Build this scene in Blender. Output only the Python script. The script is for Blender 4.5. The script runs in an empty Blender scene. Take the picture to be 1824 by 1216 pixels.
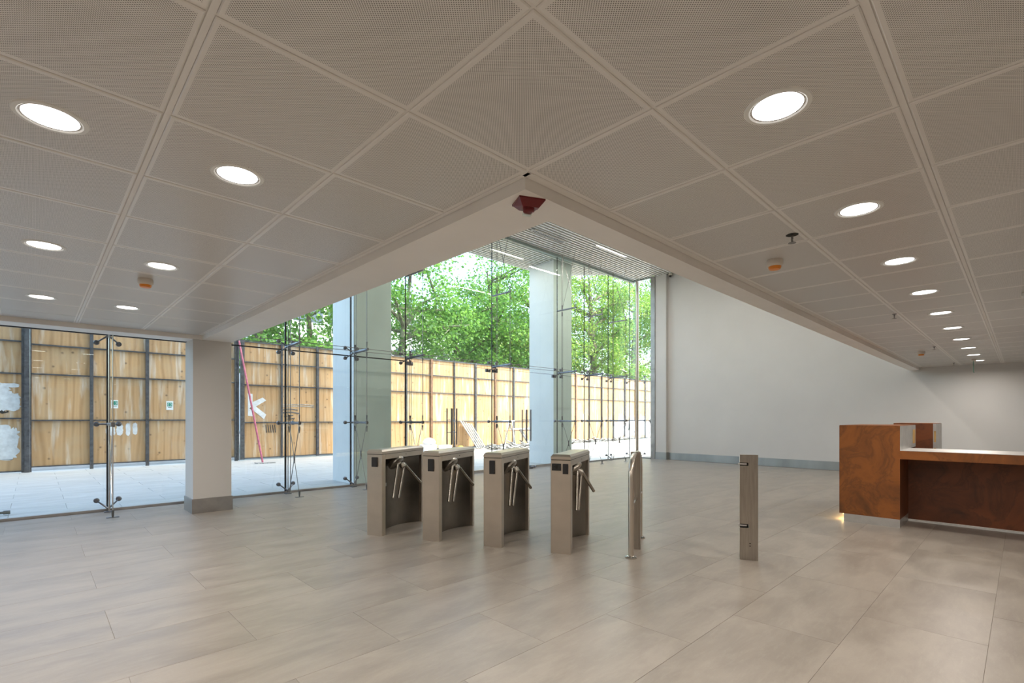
import bpy, bmesh, math, random
from mathutils import Vector, Matrix
random.seed(7)
R = math.radians
S = bpy.context.scene
C = S.collection

# ---------------------------------------------------------------- camera, sky, sun, exposure
TH = 0.8029
cd = bpy.data.cameras.new('camera'); cam = bpy.data.objects.new('camera', cd); C.objects.link(cam)
cd.sensor_width = 36; cd.lens = 880.15 / 1824 * 36; cd.shift_y = (744 - 608) / 1824; cd.clip_end = 400; cd.clip_start = 0.05
cam.location = (0, 0, 1.35); cam.rotation_euler = (R(90), 0, TH - R(90))
S.camera = cam
w = bpy.data.worlds.new('sky'); S.world = w; w.use_nodes = True
wn = w.node_tree.nodes; wl = w.node_tree.links
bg = wn['Background']; sky = wn.new('ShaderNodeTexSky')
sky.sky_type = 'NISHITA'; sky.sun_disc = False; sky.sun_elevation = R(56); sky.sun_rotation = R(135); sky.air_density = 1.0; sky.dust_density = 3.0
wl.new(sky.outputs[0], bg.inputs[0]); bg.inputs[1].default_value = 1.08
sd = bpy.data.lights.new('sun', 'SUN'); sun = bpy.data.objects.new('sun', sd); C.objects.link(sun)
sd.energy = 5.6; sd.angle = R(0.6); sd.color = (1, .95, .87)
sdir = Vector((math.cos(R(-46)) * math.cos(R(56)), math.sin(R(-46)) * math.cos(R(56)), math.sin(R(56))))
sun.rotation_euler = sdir.to_track_quat('Z', 'Y').to_euler(); sun.location = (20, -12, 30)
vs = S.view_settings
vs.view_transform = 'Standard'; vs.look = 'None'; vs.exposure = 0.08; vs.gamma = 1.0; vs.use_curve_mapping = False
P_DOWN = 12.0      # downlight watts
P_ATR = 60.0       # atrium strip watts
COL_DOWN = (1, .915, .83)

# ---------------------------------------------------------------- node helpers / materials
def newmat(name):
    m = bpy.data.materials.new(name); m.use_nodes = True
    return m, m.node_tree.nodes, m.node_tree.links, m.node_tree.nodes['Principled BSDF']
def mixc(n, l, fac, a, b, mode='MIX'):
    x = n.new('ShaderNodeMix'); x.data_type = 'RGBA'; x.blend_type = mode
    for sock, v in ((x.inputs[0], fac), (x.inputs[6], a), (x.inputs[7], b)):
        if hasattr(v, 'is_linked') or hasattr(v, 'links'): l.new(v, sock)
        elif isinstance(v, tuple): sock.default_value = (*v[:3], 1)
        else: sock.default_value = v
    return x.outputs[2]
def mth(n, l, op, a, b=None, c=None):
    x = n.new('ShaderNodeMath'); x.operation = op
    for i, v in enumerate((a, b, c)):
        if v is None: continue
        if hasattr(v, 'links'): l.new(v, x.inputs[i])
        else: x.inputs[i].default_value = v
    return x.outputs[0]
def ramp(n, l, src, stops):
    x = n.new('ShaderNodeValToRGB'); e = x.color_ramp.elements
    e[0].position, e[0].color = stops[0][0], (*stops[0][1], 1)
    e[1].position, e[1].color = stops[-1][0], (*stops[-1][1], 1)
    for p, c in stops[1:-1]:
        k = e.new(p); k.color = (*c, 1)
    l.new(src, x.inputs[0]); return x.outputs[0]
def noise(n, l, scale, detail=4, vec=None, rough=.55, dist=0):
    x = n.new('ShaderNodeTexNoise'); x.inputs['Scale'].default_value = scale; x.inputs['Detail'].default_value = detail
    x.inputs['Roughness'].default_value = rough; x.inputs['Distortion'].default_value = dist
    if vec is not None: l.new(vec, x.inputs['Vector'])
    return x.outputs['Fac']
def mapping(n, l, src, scale=(1, 1, 1), loc=(0, 0, 0)):
    x = n.new('ShaderNodeMapping'); x.inputs['Scale'].default_value = scale; x.inputs['Location'].default_value = loc
    l.new(src, x.inputs[0]); return x.outputs[0]
def objvec(n, l, rnd=True):
    t = n.new('ShaderNodeTexCoord')
    if not rnd: return t.outputs['Object']
    oi = n.new('ShaderNodeObjectInfo'); a = n.new('ShaderNodeVectorMath'); a.operation = 'SCALE'
    c = n.new('ShaderNodeCombineXYZ'); l.new(oi.outputs['Random'], c.inputs[0]); l.new(oi.outputs['Random'], c.inputs[1]); c.inputs[2].default_value = .3
    l.new(c.outputs[0], a.inputs[0]); a.inputs['Scale'].default_value = 37
    b = n.new('ShaderNodeVectorMath'); l.new(t.outputs['Object'], b.inputs[0]); l.new(a.outputs[0], b.inputs[1])
    return b.outputs[0]
def bump(n, l, src, strength, dist, bs):
    b = n.new('ShaderNodeBump'); b.inputs['Strength'].default_value = strength; b.inputs['Distance'].default_value = dist
    l.new(src, b.inputs['Height']); l.new(b.outputs[0], bs.inputs['Normal'])
def simple(name, col, rough=.5, metal=0, var=.06, scale=6, stretch=(1, 1, 1), spec=None, rvar=0):
    m, n, l, b = newmat(name)
    v = mapping(n, l, objvec(n, l, False), stretch)
    f = noise(n, l, scale, 5, v)
    a = tuple(max(0, c * (1 - var * 2)) for c in col); d = tuple(min(1, c * (1 + var * 2)) for c in col)
    l.new(ramp(n, l, f, [(.3, a), (.7, d)]), b.inputs['Base Color'])
    b.inputs['Roughness'].default_value = rough; b.inputs['Metallic'].default_value = metal
    if rvar: l.new(mth(n, l, 'MULTIPLY_ADD', f, rvar, rough - rvar / 2), b.inputs['Roughness'])
    if spec is not None: b.inputs['Specular IOR Level'].default_value = spec
    return m
M = {}
M['wall'] = simple('warm_white_wall_paint', (.63, .61, .585), .55, var=.012, scale=1.2)
M['column'] = simple('white_column_paint', (.70, .72, .72), .5, var=.02, scale=1.5)
M['trimw'] = simple('white_ceiling_metal', (.80, .775, .745), .42, var=.01)
M['beam'] = simple('plaster_beam', (.88, .85, .81), .5, var=.015, scale=2)
M['slat'] = simple('white_slat_metal', (.80, .80, .77), .4, var=.01)
M['plenum'] = simple('dark_plenum', (.09, .10, .09), .8, var=.05)
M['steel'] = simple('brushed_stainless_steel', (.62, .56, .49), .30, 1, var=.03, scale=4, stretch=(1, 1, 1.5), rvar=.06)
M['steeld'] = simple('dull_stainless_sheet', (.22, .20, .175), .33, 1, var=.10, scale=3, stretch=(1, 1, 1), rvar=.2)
M['sill'] = simple('grey_stainless_trim', (.40, .385, .37), .42, 1, var=.10, scale=3, rvar=.2)
M['channel'] = simple('grey_green_channel', (.30, .37, .345), .4, var=.04)
M['steelm'] = simple('dark_brushed_stainless', (.40, .365, .32), .30, 1, var=.06, scale=14, stretch=(4, 4, .3), rvar=.1)
M['base'] = simple('grey_stainless_skirting', (.38, .39, .39), .36, .85, var=.09, scale=1.6, stretch=(1, 1, .3), rvar=.2)
M['chrome'] = simple('polished_steel', (.55, .53, .50), .18, 1, var=.03)
M['steelb'] = simple('worn_polished_steel', (.46, .42, .37), .27, 1, var=.04)
M['rod'] = simple('cable_steel', (.26, .25, .24), .38, 1, var=.05)
M['fit'] = simple('cast_fitting_steel', (.20, .20, .205), .35, 1, var=.08, scale=20)
M['black'] = simple('black_silicone', (.012, .012, .014), .5, var=.02)
M['blackp'] = simple('black_plastic', (.022, .022, .024), .28, var=.02)
M['dark'] = simple('dark_void', (.02, .018, .016), .8, var=.02)
M['red'] = simple('deep_red_plastic', (.16, .003, .006), .3, var=.03)
M['orange'] = simple('orange_translucent_plastic', (.85, .27, .02), .35, var=.02)
M['offwhite'] = simple('off_white_plastic', (.68, .62, .55), .4, var=.02)
M['dsteel'] = simple('weathered_dark_steel', (.075, .075, .085), .6, .3, var=.25, scale=12)
M['bsteel'] = simple('brown_primed_steel', (.20, .105, .06), .65, .1, var=.2, scale=9)
M['pinkpole'] = simple('faded_red_paint', (.45, .10, .16), .5, var=.15, scale=12)
M['wpaint'] = simple('white_wash_paint', (.66, .67, .69), .7, var=.08, scale=9)
M['debris'] = simple('dusty_boards', (.36, .35, .34), .85, var=.4, scale=14, stretch=(1, 6, 1))
M['scaf'] = simple('galvanised_tube', (.72, .73, .75), .4, .3, var=.08)
M['yellow'] = simple('yellow_plastic', (.75, .55, .03), .4, var=.03)
M['cloth'] = simple('pale_plastic_sheet', (.80, .80, .82), .5, var=.06)
M['street'] = simple('grey_street', (.22, .22, .22), .9, var=.1)
M['plinth'] = simple('satin_plinth_steel', (.58, .57, .55), .4, .7, var=.05)
M['bwhite'] = simple('white_render', (.72, .72, .70), .8, var=.04)
M['bblue'] = simple('blue_grey_cladding', (.16, .20, .27), .4, var=.08)
M['bglass'] = simple('dark_window_glass', (.05, .07, .10), .1, var=.05)
M['bark'] = simple('mottled_bark', (.15, .12, .09), .85, var=.4, scale=5, stretch=(1, 1, .4))
M['barkp'] = simple('pale_mottled_bark', (.33, .30, .24), .85, var=.35, scale=5, stretch=(1, 1, .4))
M['green'] = simple('sign_green', (.01, .22, .15), .4, var=.02)
M['signw'] = simple('sign_white', (.75, .78, .80), .4, var=.02)
M['tan'] = simple('raw_board_edge', (.55, .34, .12), .7, var=.12)

def m_perf():
    m, n, l, b = newmat('perforated_metal_tile')
    t = n.new('ShaderNodeTexCoord'); s = n.new('ShaderNodeSeparateXYZ'); l.new(t.outputs['Object'], s.inputs[0])
    x, y = s.outputs[0], s.outputs[1]; p = .0096
    def dots(ox, oy):
        fx = mth(n, l, 'SUBTRACT', mth(n, l, 'FRACT', mth(n, l, 'ADD', mth(n, l, 'DIVIDE', x, p), ox + 200)), .5)
        fy = mth(n, l, 'SUBTRACT', mth(n, l, 'FRACT', mth(n, l, 'ADD', mth(n, l, 'DIVIDE', y, p), oy + 200)), .5)
        d = mth(n, l, 'SQRT', mth(n, l, 'ADD', mth(n, l, 'MULTIPLY', fx, fx), mth(n, l, 'MULTIPLY', fy, fy)))
        return mth(n, l, 'LESS_THAN', d, .205)
    d = mth(n, l, 'MAXIMUM', dots(0, 0), dots(.5, .5))
    inside = mth(n, l, 'MULTIPLY', mth(n, l, 'LESS_THAN', mth(n, l, 'ABSOLUTE', x), .303), mth(n, l, 'LESS_THAN', mth(n, l, 'ABSOLUTE', y), .303))
    mask = mth(n, l, 'MULTIPLY', d, inside)
    l.new(mixc(n, l, mask, (.80, .775, .745), (.22, .21, .20)), b.inputs['Base Color'])
    b.inputs['Roughness'].default_value = .30
    l.new(mth(n, l, 'MULTIPLY_ADD', mask, -.65, .65), b.inputs['Specular IOR Level'])
    return m
M['perf'] = m_perf()

def m_floor(name, ca, cb, cc, rough, rv):
    m, n, l, b = newmat(name)
    v = objvec(n, l)
    a = noise(n, l, 1.6, 6, mapping(n, l, v, (1, 2.6, 1)), .6, .4)
    c = noise(n, l, 7, 6, mapping(n, l, v, (1, 5, 1)), .7)
    g = noise(n, l, 90, 3, v)
    o = n.new('ShaderNodeObjectInfo')
    col = mixc(n, l, ramp(n, l, a, [(.37, (0, 0, 0)), (.63, (1, 1, 1))]), ca, cb)
    col = mixc(n, l, mth(n, l, 'MULTIPLY', ramp(n, l, c, [(.5, (0, 0, 0)), (.78, (1, 1, 1))]), .35), col, cc)
    col = mixc(n, l, mth(n, l, 'MULTIPLY', mth(n, l, 'SUBTRACT', g, .3), .16), col, tuple(q * .6 for q in ca))
    hs = n.new('ShaderNodeHueSaturation'); l.new(col, hs.inputs['Color']); l.new(mth(n, l, 'MULTIPLY_ADD', o.outputs['Random'], .07, .965), hs.inputs['Value'])
    l.new(hs.outputs[0], b.inputs['Base Color'])
    l.new(mth(n, l, 'MULTIPLY_ADD', a, rv, rough - rv / 2), b.inputs['Roughness'])
    bump(n, l, c, .04, .002, b)
    return m
M['floor'] = m_floor('honed_beige_porcelain', (.268, .230, .190), (.352, .307, .257), (.42, .373, .313), .37, .14)
M['grout'] = simple('beige_grout', (.255, .22, .185), .8)
M['pave'] = m_floor('pale_grey_paving', (.44, .43, .41), (.52, .51, .49), (.58, .57, .545), .6, .1)
M['groutp'] = simple('grey_grout', (.30, .29, .28), .9)

def m_rust(name, dark, mid, hot):
    m, n, l, b = newmat(name)
    v = objvec(n, l, False)
    a = noise(n, l, 2.2, 5, v, .55, 1.2); c = noise(n, l, 60, 4, v, .7); e = noise(n, l, 2.2, 6, v, .6, 1.0)
    col = ramp(n, l, a, [(.25, dark), (.42, mid), (.60, hot), (.85, mid)])
    col = mixc(n, l, mth(n, l, 'MULTIPLY', c, .2), col, dark)
    col = mixc(n, l, ramp(n, l, e, [(.47, (0, 0, 0)), (.50, (.38, .38, .38)), (.54, (0, 0, 0))]), col, dark)
    l.new(col, b.inputs['Base Color']); b.inputs['Roughness'].default_value = .42; b.inputs['Specular IOR Level'].default_value = .45
    bump(n, l, c, .08, .002, b)
    return m
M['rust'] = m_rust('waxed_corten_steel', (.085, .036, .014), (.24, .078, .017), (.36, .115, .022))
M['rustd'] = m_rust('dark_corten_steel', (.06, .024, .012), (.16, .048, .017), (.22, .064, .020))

def m_ply(name, ca, cb, cc):
    m, n, l, b = newmat(name)
    t = n.new('ShaderNodeTexCoord'); v = objvec(n, l)
    wv = n.new('ShaderNodeTexWave'); wv.wave_type = 'BANDS'; wv.bands_direction = 'X'
    l.new(mapping(n, l, v, (1, 1, .22)), wv.inputs['Vector']); wv.inputs['Scale'].default_value = 1.7
    wv.inputs['Distortion'].default_value = 7; wv.inputs['Detail'].default_value = 2.5; wv.inputs['Detail Scale'].default_value = .9
    f = noise(n, l, 1.8, 4, v)
    col = mixc(n, l, ramp(n, l, wv.outputs['Fac'], [(.0, (.9, .9, .9)), (.25, (.35, .35, .35)), (.6, (0, 0, 0)), (1, (.25, .25, .25))]), ca, cb)
    col = mixc(n, l, ramp(n, l, f, [(.45, (0, 0, 0)), (.7, (.6, .6, .6))]), col, cc)
    vo = n.new('ShaderNodeTexVoronoi'); vo.inputs['Scale'].default_value = 4.2; l.new(v, vo.inputs['Vector'])
    col = mixc(n, l, ramp(n, l, vo.outputs['Distance'], [(.06, (.85, .85, .85)), (.17, (0, 0, 0))]), col, (.16, .09, .05))
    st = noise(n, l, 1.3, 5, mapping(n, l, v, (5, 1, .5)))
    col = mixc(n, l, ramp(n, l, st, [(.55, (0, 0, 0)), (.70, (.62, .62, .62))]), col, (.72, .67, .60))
    hs = n.new('ShaderNodeHueSaturation'); l.new(col, hs.inputs['Color']); o = n.new('ShaderNodeObjectInfo')
    l.new(mth(n, l, 'MULTIPLY_ADD', o.outputs['Random'], .22, .88), hs.inputs['Value'])
    l.new(hs.outputs[0], b.inputs['Base Color']); b.inputs['Roughness'].default_value = .75
    return m
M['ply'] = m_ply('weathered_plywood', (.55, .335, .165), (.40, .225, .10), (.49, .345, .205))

def m_glass():
    m, n, l, b = newmat('clear_pane_glass'); n.remove(b)
    out = n['Material Output']
    tr = n.new('ShaderNodeBsdfTransparent'); tr.inputs[0].default_value = (.945, .985, .95, 1)
    gl = n.new('ShaderNodeBsdfGlossy'); gl.inputs['Roughness'].default_value = 0.0; gl.inputs[0].default_value = (.95, 1, .98, 1)
    fr = n.new('ShaderNodeFresnel'); ge = n.new('ShaderNodeNewGeometry'); l.new(mth(n, l, 'MULTIPLY_ADD', ge.outputs['Backfacing'], 1 / 1.5 - 1.5, 1.5), fr.inputs[0])
    mx = n.new('ShaderNodeMixShader'); l.new(mth(n, l, 'MULTIPLY', fr.outputs[0], .85), mx.inputs[0]); l.new(tr.outputs[0], mx.inputs[1]); l.new(gl.outputs[0], mx.inputs[2])
    l.new(mx.outputs[0], out.inputs[0]); return m
M['glass'] = m_glass()

def m_leaf(name, ca, cb, cc):
    m, n, l, b = newmat(name)
    g = n.new('ShaderNodeNewGeometry')
    col = ramp(n, l, g.outputs['Random Per Island'], [(0, ca), (.5, cb), (1, cc)])
    l.new(col, b.inputs['Base Color']); b.inputs['Roughness'].default_value = .5
    tl = n.new('ShaderNodeBsdfTranslucent'); l.new(mixc(n, l, .5, col, (.35, .65, .12)), tl.inputs[0])
    mx = n.new('ShaderNodeMixShader'); mx.inputs[0].default_value = .45
    l.new(b.outputs[0], mx.inputs[1]); l.new(tl.outputs[0], mx.inputs[2]); l.new(mx.outputs[0], n['Material Output'].inputs[0])
    return m
M['leaf'] = m_leaf('plane_tree_leaf', (.025, .10, .02), (.09, .25, .045), (.24, .42, .09))
M['leafy'] = m_leaf('yellow_green_leaf', (.05, .14, .02), (.17, .30, .05), (.42, .45, .11))

def emit(name, col, st):
    m, n, l, b = newmat(name); b.inputs['Base Color'].default_value = (.8, .8, .8, 1)
    b.inputs['Emission Color'].default_value = (*col, 1); b.inputs['Emission Strength'].default_value = st; return m
M['lamp'] = emit('led_diffuser', (1, .97, .95), 7)
M['strip'] = emit('led_strip', (1, .93, .85), 4)
M['warm'] = emit('warm_led_strip', (1, .72, .3), 3)
M['well'] = simple('white_reflector', (.9, .9, .9), .3, var=.01)

# ---------------------------------------------------------------- mesh helpers
class MB:
    def __init__(s): s.v = []; s.f = []
    def add(s, v, f):
        o = len(s.v); s.v += [tuple(p) for p in v]; s.f += [tuple(i + o for i in q) for q in f]; return s
    def box(s, x0, x1, y0, y1, z0, z1, T=None):
        v = [(x, y, z) for z in (z0, z1) for x, y in ((x0, y0), (x1, y0), (x1, y1), (x0, y1))]
        if T: v = [T @ Vector(p) for p in v]
        return s.add(v, [(0, 3, 2, 1), (4, 5, 6, 7), (0, 1, 5, 4), (1, 2, 6, 5), (2, 3, 7, 6), (3, 0, 4, 7)])
    def cbox(s, x0, x1, y0, y1, z0, z1, c=.004, T=None):
        # box with chamfered top and vertical edges
        def ring(i, z): return [(x0 + c + i, y0 + i, z), (x1 - c - i, y0 + i, z), (x1 - i, y0 + c + i, z), (x1 - i, y1 - c - i, z), (x1 - c - i, y1 - i, z), (x0 + c + i, y1 - i, z), (x0 + i, y1 - c - i, z), (x0 + i, y0 + c + i, z)]
        v = ring(0, z0) + ring(0, z1 - c) + ring(c, z1)
        if T: v = [T @ Vector(p) for p in v]
        f = [tuple(range(7, -1, -1)), tuple(range(16, 24))]
        for k in (0, 8):
            for i in range(8): j = (i + 1) % 8; f.append((k + i, k + j, k + 8 + j, k + 8 + i))
        return s.add(v, f)
    def tube(s, pts, r, n=8, caps=True):
        pts = [Vector(p) for p in pts]; rs = r if isinstance(r, (list, tuple)) else [r] * len(pts)
        v = []; prev = None
        for i, p in enumerate(pts):
            d = (pts[min(i + 1, len(pts) - 1)] - pts[max(i - 1, 0)]).normalized()
            if prev is None: u = d.orthogonal().normalized()
            else: u = (prev - d * prev.dot(d)).normalized()
            prev = u; w_ = d.cross(u)
            v += [p + (u * math.cos(2 * math.pi * k / n) + w_ * math.sin(2 * math.pi * k / n)) * rs[i] for k in range(n)]
        f = []
        for i in range(len(pts) - 1):
            for k in range(n): f.append((i * n + k, i * n + (k + 1) % n, (i + 1) * n + (k + 1) % n, (i + 1) * n + k))
        if caps: f += [tuple(range(n - 1, -1, -1)), tuple((len(pts) - 1) * n + k for k in range(n))]
        return s.add(v, f)
    def lathe(s, prof, n=24, T=None, cap0=True, cap1=True):
        v = [(r * math.cos(2 * math.pi * k / n), r * math.sin(2 * math.pi * k / n), z) for r, z in prof for k in range(n)]
        if T: v = [T @ Vector(p) for p in v]
        f = [(i * n + k, i * n + (k + 1) % n, (i + 1) * n + (k + 1) % n, (i + 1) * n + k) for i in range(len(prof) - 1) for k in range(n)]
        if cap0: f.append(tuple(range(n - 1, -1, -1)))
        if cap1: f.append(tuple((len(prof) - 1) * n + k for k in range(n)))
        return s.add(v, f)
    def prism(s, poly, z0, z1, T=None):
        n = len(poly); v = [(x, y, z0) for x, y in poly] + [(x, y, z1) for x, y in poly]
        if T: v = [T @ Vector(p) for p in v]
        return s.add(v, [tuple(range(n - 1, -1, -1)), tuple(range(n, 2 * n))] + [(i, (i + 1) % n, n + (i + 1) % n, n + i) for i in range(n)])
    def mesh(s, name, mat, smooth=False):
        me = bpy.data.meshes.new(name); me.from_pydata(s.v, [], s.f); me.materials.append(M[mat] if isinstance(mat, str) else mat)
        bm = bmesh.new(); bm.from_mesh(me); bmesh.ops.recalc_face_normals(bm, faces=bm.faces); bm.to_mesh(me); bm.free()
        if smooth:
            me.polygons.foreach_set('use_smooth', [True] * len(me.polygons))
            try: me.set_sharp_from_angle(angle=R(35))
            except Exception: pass
        return me
    def build(s, name, mat, parent=None, loc=(0, 0, 0), rz=0, smooth=False):
        o = bpy.data.objects.new(name, s.mesh(name, mat, smooth)); C.objects.link(o)
        o.location = loc; o.rotation_euler = (0, 0, rz)
        if parent: o.parent = parent
        return o
def put(name, me, parent, loc, rz=0):
    o = bpy.data.objects.new(name, me); C.objects.link(o); o.location = loc; o.rotation_euler = (0, 0, rz)
    if parent: o.parent = parent
    return o
def thing(name, label=None, cat=None, loc=(0, 0, 0), rz=0, group=None, kind=None):
    o = bpy.data.objects.new(name, None); C.objects.link(o); o.location = loc; o.rotation_euler = (0, 0, rz); o.empty_display_size = .1
    return tag(o, label, cat, group, kind)
def tag(o, label=None, cat=None, group=None, kind=None):
    if label: o['label'] = label
    if cat: o['category'] = cat
    if group: o['group'] = group
    if kind: o['kind'] = kind
    return o
def struct(o, label=None, cat=None):
    o['kind'] = 'structure'
    return tag(o, label, cat)
def bx(name, mat, x0, x1, y0, y1, z0, z1, parent=None):
    return MB().box(x0, x1, y0, y1, z0, z1).build(name, mat, parent)
def copy_tree(o, parent=None):
    c = o.copy(); C.objects.link(c)
    if parent: c.parent = parent
    for ch in list(o.children): copy_tree(ch, c)
    return c

ZT = 1.35 + 1.166; ZU = 1.35 + 1.11; ZA = 6.0
YF = 9.25; XW = 14.66
BX0, BX1 = 1.713, 2.085     # left beam
BY0, BY1 = 1.682, 1.865     # right beam
YC0, YC1 = 8.117, 8.475     # facade beam / indoor column
XMIN, YMIN = -4.2, -4.6

# ---------------------------------------------------------------- structure: ground slabs and tiled floor
fl = struct(bx('floor', 'grout', XMIN, 15.4, YMIN, YF + .03, -.3, -.002), 'beige porcelain tile floor of the lobby', 'floor')
TW, TD = 1.2374, .6187
tm = MB().cbox(-TW / 2 + .0009, TW / 2 - .0009, -TD / 2 + .0009, TD / 2 - .0009, -.02, 0, .0005).mesh('floor_tile', 'floor')
def tile_rows(parent, name, X0, X1, Y0, Y1, z, me, mat, yoff=.145, top=0):
    k = math.floor((Y0 - yoff) / TD)
    while yoff + k * TD < Y1 - .01:
        ya, yb = yoff + k * TD, yoff + (k + 1) * TD
        xo = .352 if k % 2 == 0 else .352 + TD
        i = math.floor((X0 - xo) / TW)
        while xo + i * TW < X1 - .01:
            xa, xb = xo + i * TW, xo + (i + 1) * TW
            ca, cb, cc, cdd = max(xa, X0), min(xb, X1), max(ya, Y0), min(yb, Y1)
            if cb - ca > .02 and cdd - cc > .02:
                if cb - ca > TW - .01 and cdd - cc > TD - .01: put(name, me, parent, ((xa + xb) / 2, (ya + yb) / 2, z))
                else:
                    hx, hy = (cb - ca) / 2, (cdd - cc) / 2
                    MB().cbox(-hx + .0009, hx - .0009, -hy + .0009, hy - .0009, -.02, 0, .0005).build(name, mat, parent, ((ca + cb) / 2, (cc + cdd) / 2, z))
            i += 1
        k += 1
tile_rows(fl, 'floor_tile', -.885, 14.66, -.4737, 9.2, 0, tm, 'floor')
# tiles out of the picture (behind and beside the camera) as plain screed at the same level
for q in ((XMIN, 15.4, YMIN, -.4737), (XMIN, -.885, -.4737, 9.2)):
    bx('floor_surround', 'floor', q[0], q[1], q[2], q[3], -.02, 0, fl)

pv = struct(bx('paving', 'groutp', -14, 60, YF + .05, 17.9, -.3, -.024), 'pale paving of the forecourt outside', 'paving')
pm = MB().cbox(-TW / 2 + .003, TW / 2 - .003, -TD / 2 + .003, TD / 2 - .003, -.04, 0, .001).mesh('paving_tile', 'pave')
tile_rows(pv, 'paving_tile', -2.0, 22.6, 9.32, 17.7, -.02, pm, 'pave', top=0)
bx('paving_surround', 'pave', -14, -2.0, 9.32, 17.7, -.06, -.02, pv); bx('paving_surround', 'pave', 22.6, 60, 6, 17.7, -.06, -.02, pv)
bx('paving_surround', 'pave', 16.6, 22.6, 0, 9.3, -.06, -.02, pv)
struct(bx('street', 'street', -60, 120, 17.95, 140, -.3, -.03), 'grey street ground behind the plywood hoarding', 'ground')

# ---------------------------------------------------------------- structure: walls
wr = struct(bx('wall_right', 'wall', 14.80, 15.2, YMIN, 8.02, 0, 6.3), 'tall smooth white wall closing the lobby', 'wall')
pier = struct(bx('wall_pier', 'wall', 14.655, 15.2, 8.02, 8.40, 0, 6.3), 'narrow white pier at the end of the white wall', 'wall')
jb = struct(bx('trim_1', 'sill', 14.63, 14.95, 8.405, 8.56, 0, 6.0), 'grey steel jamb beside the glass return', 'jamb')
bx('seam', 'dark', 14.627, 14.64, 8.406, 8.559, 2.95, 2.96, jb)
struct(bx('wall_left', 'wall', XMIN - .3, XMIN, YMIN, YF, 0, 6.3), 'white side wall', 'wall')
struct(bx('wall_back', 'wall', XMIN - .3, 15.2, YMIN - .3, YMIN, 0, 6.3), 'white back wall', 'wall')
struct(bx('wall_upper', 'wall', XMIN - .3, BX1, YF - .1, YF + .1, 2.62, 6.3), 'wall above the low glazing', 'wall')
# baseboards
def baseboard(name, segs, axis, lab):
    b = struct(thing(name), lab, 'baseboard')
    for s in segs:
        MB().cbox(*s, c=.002).build('board', 'base', b)
    return b
bb = [];  y = -4.5
cuts = [-4.6, -2.4, .2, 2.62, 3.1, 5.6, 8.02]
for a, c in zip(cuts[:-1], cuts[1:]): bb.append((14.785, 14.80, a + .001, c - .001, 0, .225))
baseboard('baseboard_right', bb, 'y', 'grey stainless baseboard along the white wall')
baseboard('baseboard_pier', [(14.642, 14.655, 8.02, 8.40, 0, .235), (14.642, 14.80, 8.005, 8.02, 0, .235)], 'y', 'grey baseboard around the narrow white pier')
# beams around the atrium opening
bm_l = struct(MB().box(BX0, BX1, BY0, YC0, ZU, ZT + .5).box(BX1 - .2, BX1, BY1 - .2, YF - .1, ZT + .4, 6.3).build('beam_left', 'beam'), 'plaster edge beam running from the corner to the column', 'beam')
bm_r = struct(MB().box(BX1, 14.8, BY0, BY1, ZU, ZT + .5).box(BX1, 14.8, BY1 - .15, BY1, ZT + .4, 6.3).build('beam_right', 'beam'), 'plaster edge beam running from the corner to the white wall', 'beam')
bm_f = struct(bx('beam_facade', 'beam', XMIN, 2.10, YC0, YC1, ZU, ZT + .5), 'plaster beam above the low glazing', 'beam')
struct(bx('soffit_facade', 'column', XMIN, 2.1, YC1, YF + .02, 2.56, 2.66), 'soffit strip between beam and low glazing', 'soffit')
# indoor column
co = struct(bx('column_indoor', 'wall', 1.60, 2.085, YC0, 8.60, 0, ZU), 'white square indoor column beside the low glazing', 'column')
for q in ((1.585, 2.10, YC0 - .015, YC0, 0, .205), (1.585, 1.60, YC0, 8.615, 0, .205), (2.085, 2.10, YC0, 8.615, 0, .205), (1.60, 2.085, 8.60, 8.615, 0, .205)):
    MB().cbox(*q, c=.0015).build('skirting', 'sill', co)
# outdoor columns
for i, (xa, xb) in enumerate(((4.73, 5.60), (10.967, 11.80))):
    struct(bx('column_outdoor', 'column', xa, xb, 9.60, 10.587, -.02, 6.0), ('large grey-white outdoor column nearest the indoor column', 'large grey-white outdoor column right of the glass doors')[i], 'column')
# building mass around and above, casting the forecourt shade
mass = MB().prism([(-16, -16), (16.5, -16), (16.5, 8.4), (15.2, 8.4), (14.9, 9.28), (13.65, 9.3), (12.1, 10.95), (-16, 10.95)], 6.35, 24)
struct(mass.build('upper_building', 'bwhite'), 'upper storeys of the building above the lobby', 'building')
struct(MB().box(15.2, 16.5, -16, 8.4, 0, 6.35).build('wall_outer', 'bwhite'), 'outer wall beside the lobby', 'wall')
struct(bx('slab_low', 'dark', XMIN, 14.8, YMIN, BY0, ZT + .5, ZT + .6), 'slab above the low ceiling', 'slab')
struct(bx('slab_left', 'dark', XMIN, BX0, BY0, YF, ZT + .5, ZT + .6), 'slab above the low ceiling', 'slab')

# ---------------------------------------------------------------- structure: perforated tile ceiling
PX, PY, OX, OY = .6555, .659, 1.022, .9697
ce = struct(thing('ceiling', loc=(0, 0, 0)), 'low ceiling of square perforated white metal tiles', 'ceiling')
MB().box(XMIN, BX0, YMIN, YC0, ZT + .006, ZT + .05).box(BX0, 14.8, YMIN, BY0, ZT + .006, ZT + .05).build('ceiling_grid', 'trimw', ce)
def ctile(nx, ny):
    h, k, c = nx / 2, ny / 2, .004
    v = []
    for i, z in ((0, .010), (0, .003), (c, 0)):
        v += [(-h + i, -k + i, z), (h - i, -k + i, z), (h - i, k - i, z), (-h + i, k - i, z)]
    f = [(3, 2, 1, 0), (8, 9, 10, 11)]
    for a in (0, 4):
        for i in range(4): j = (i + 1) % 4; f.append((a + i, a + j, a + 4 + j, a + 4 + i))
    return MB().add(v, f)
G = .013
ct = {}
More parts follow.
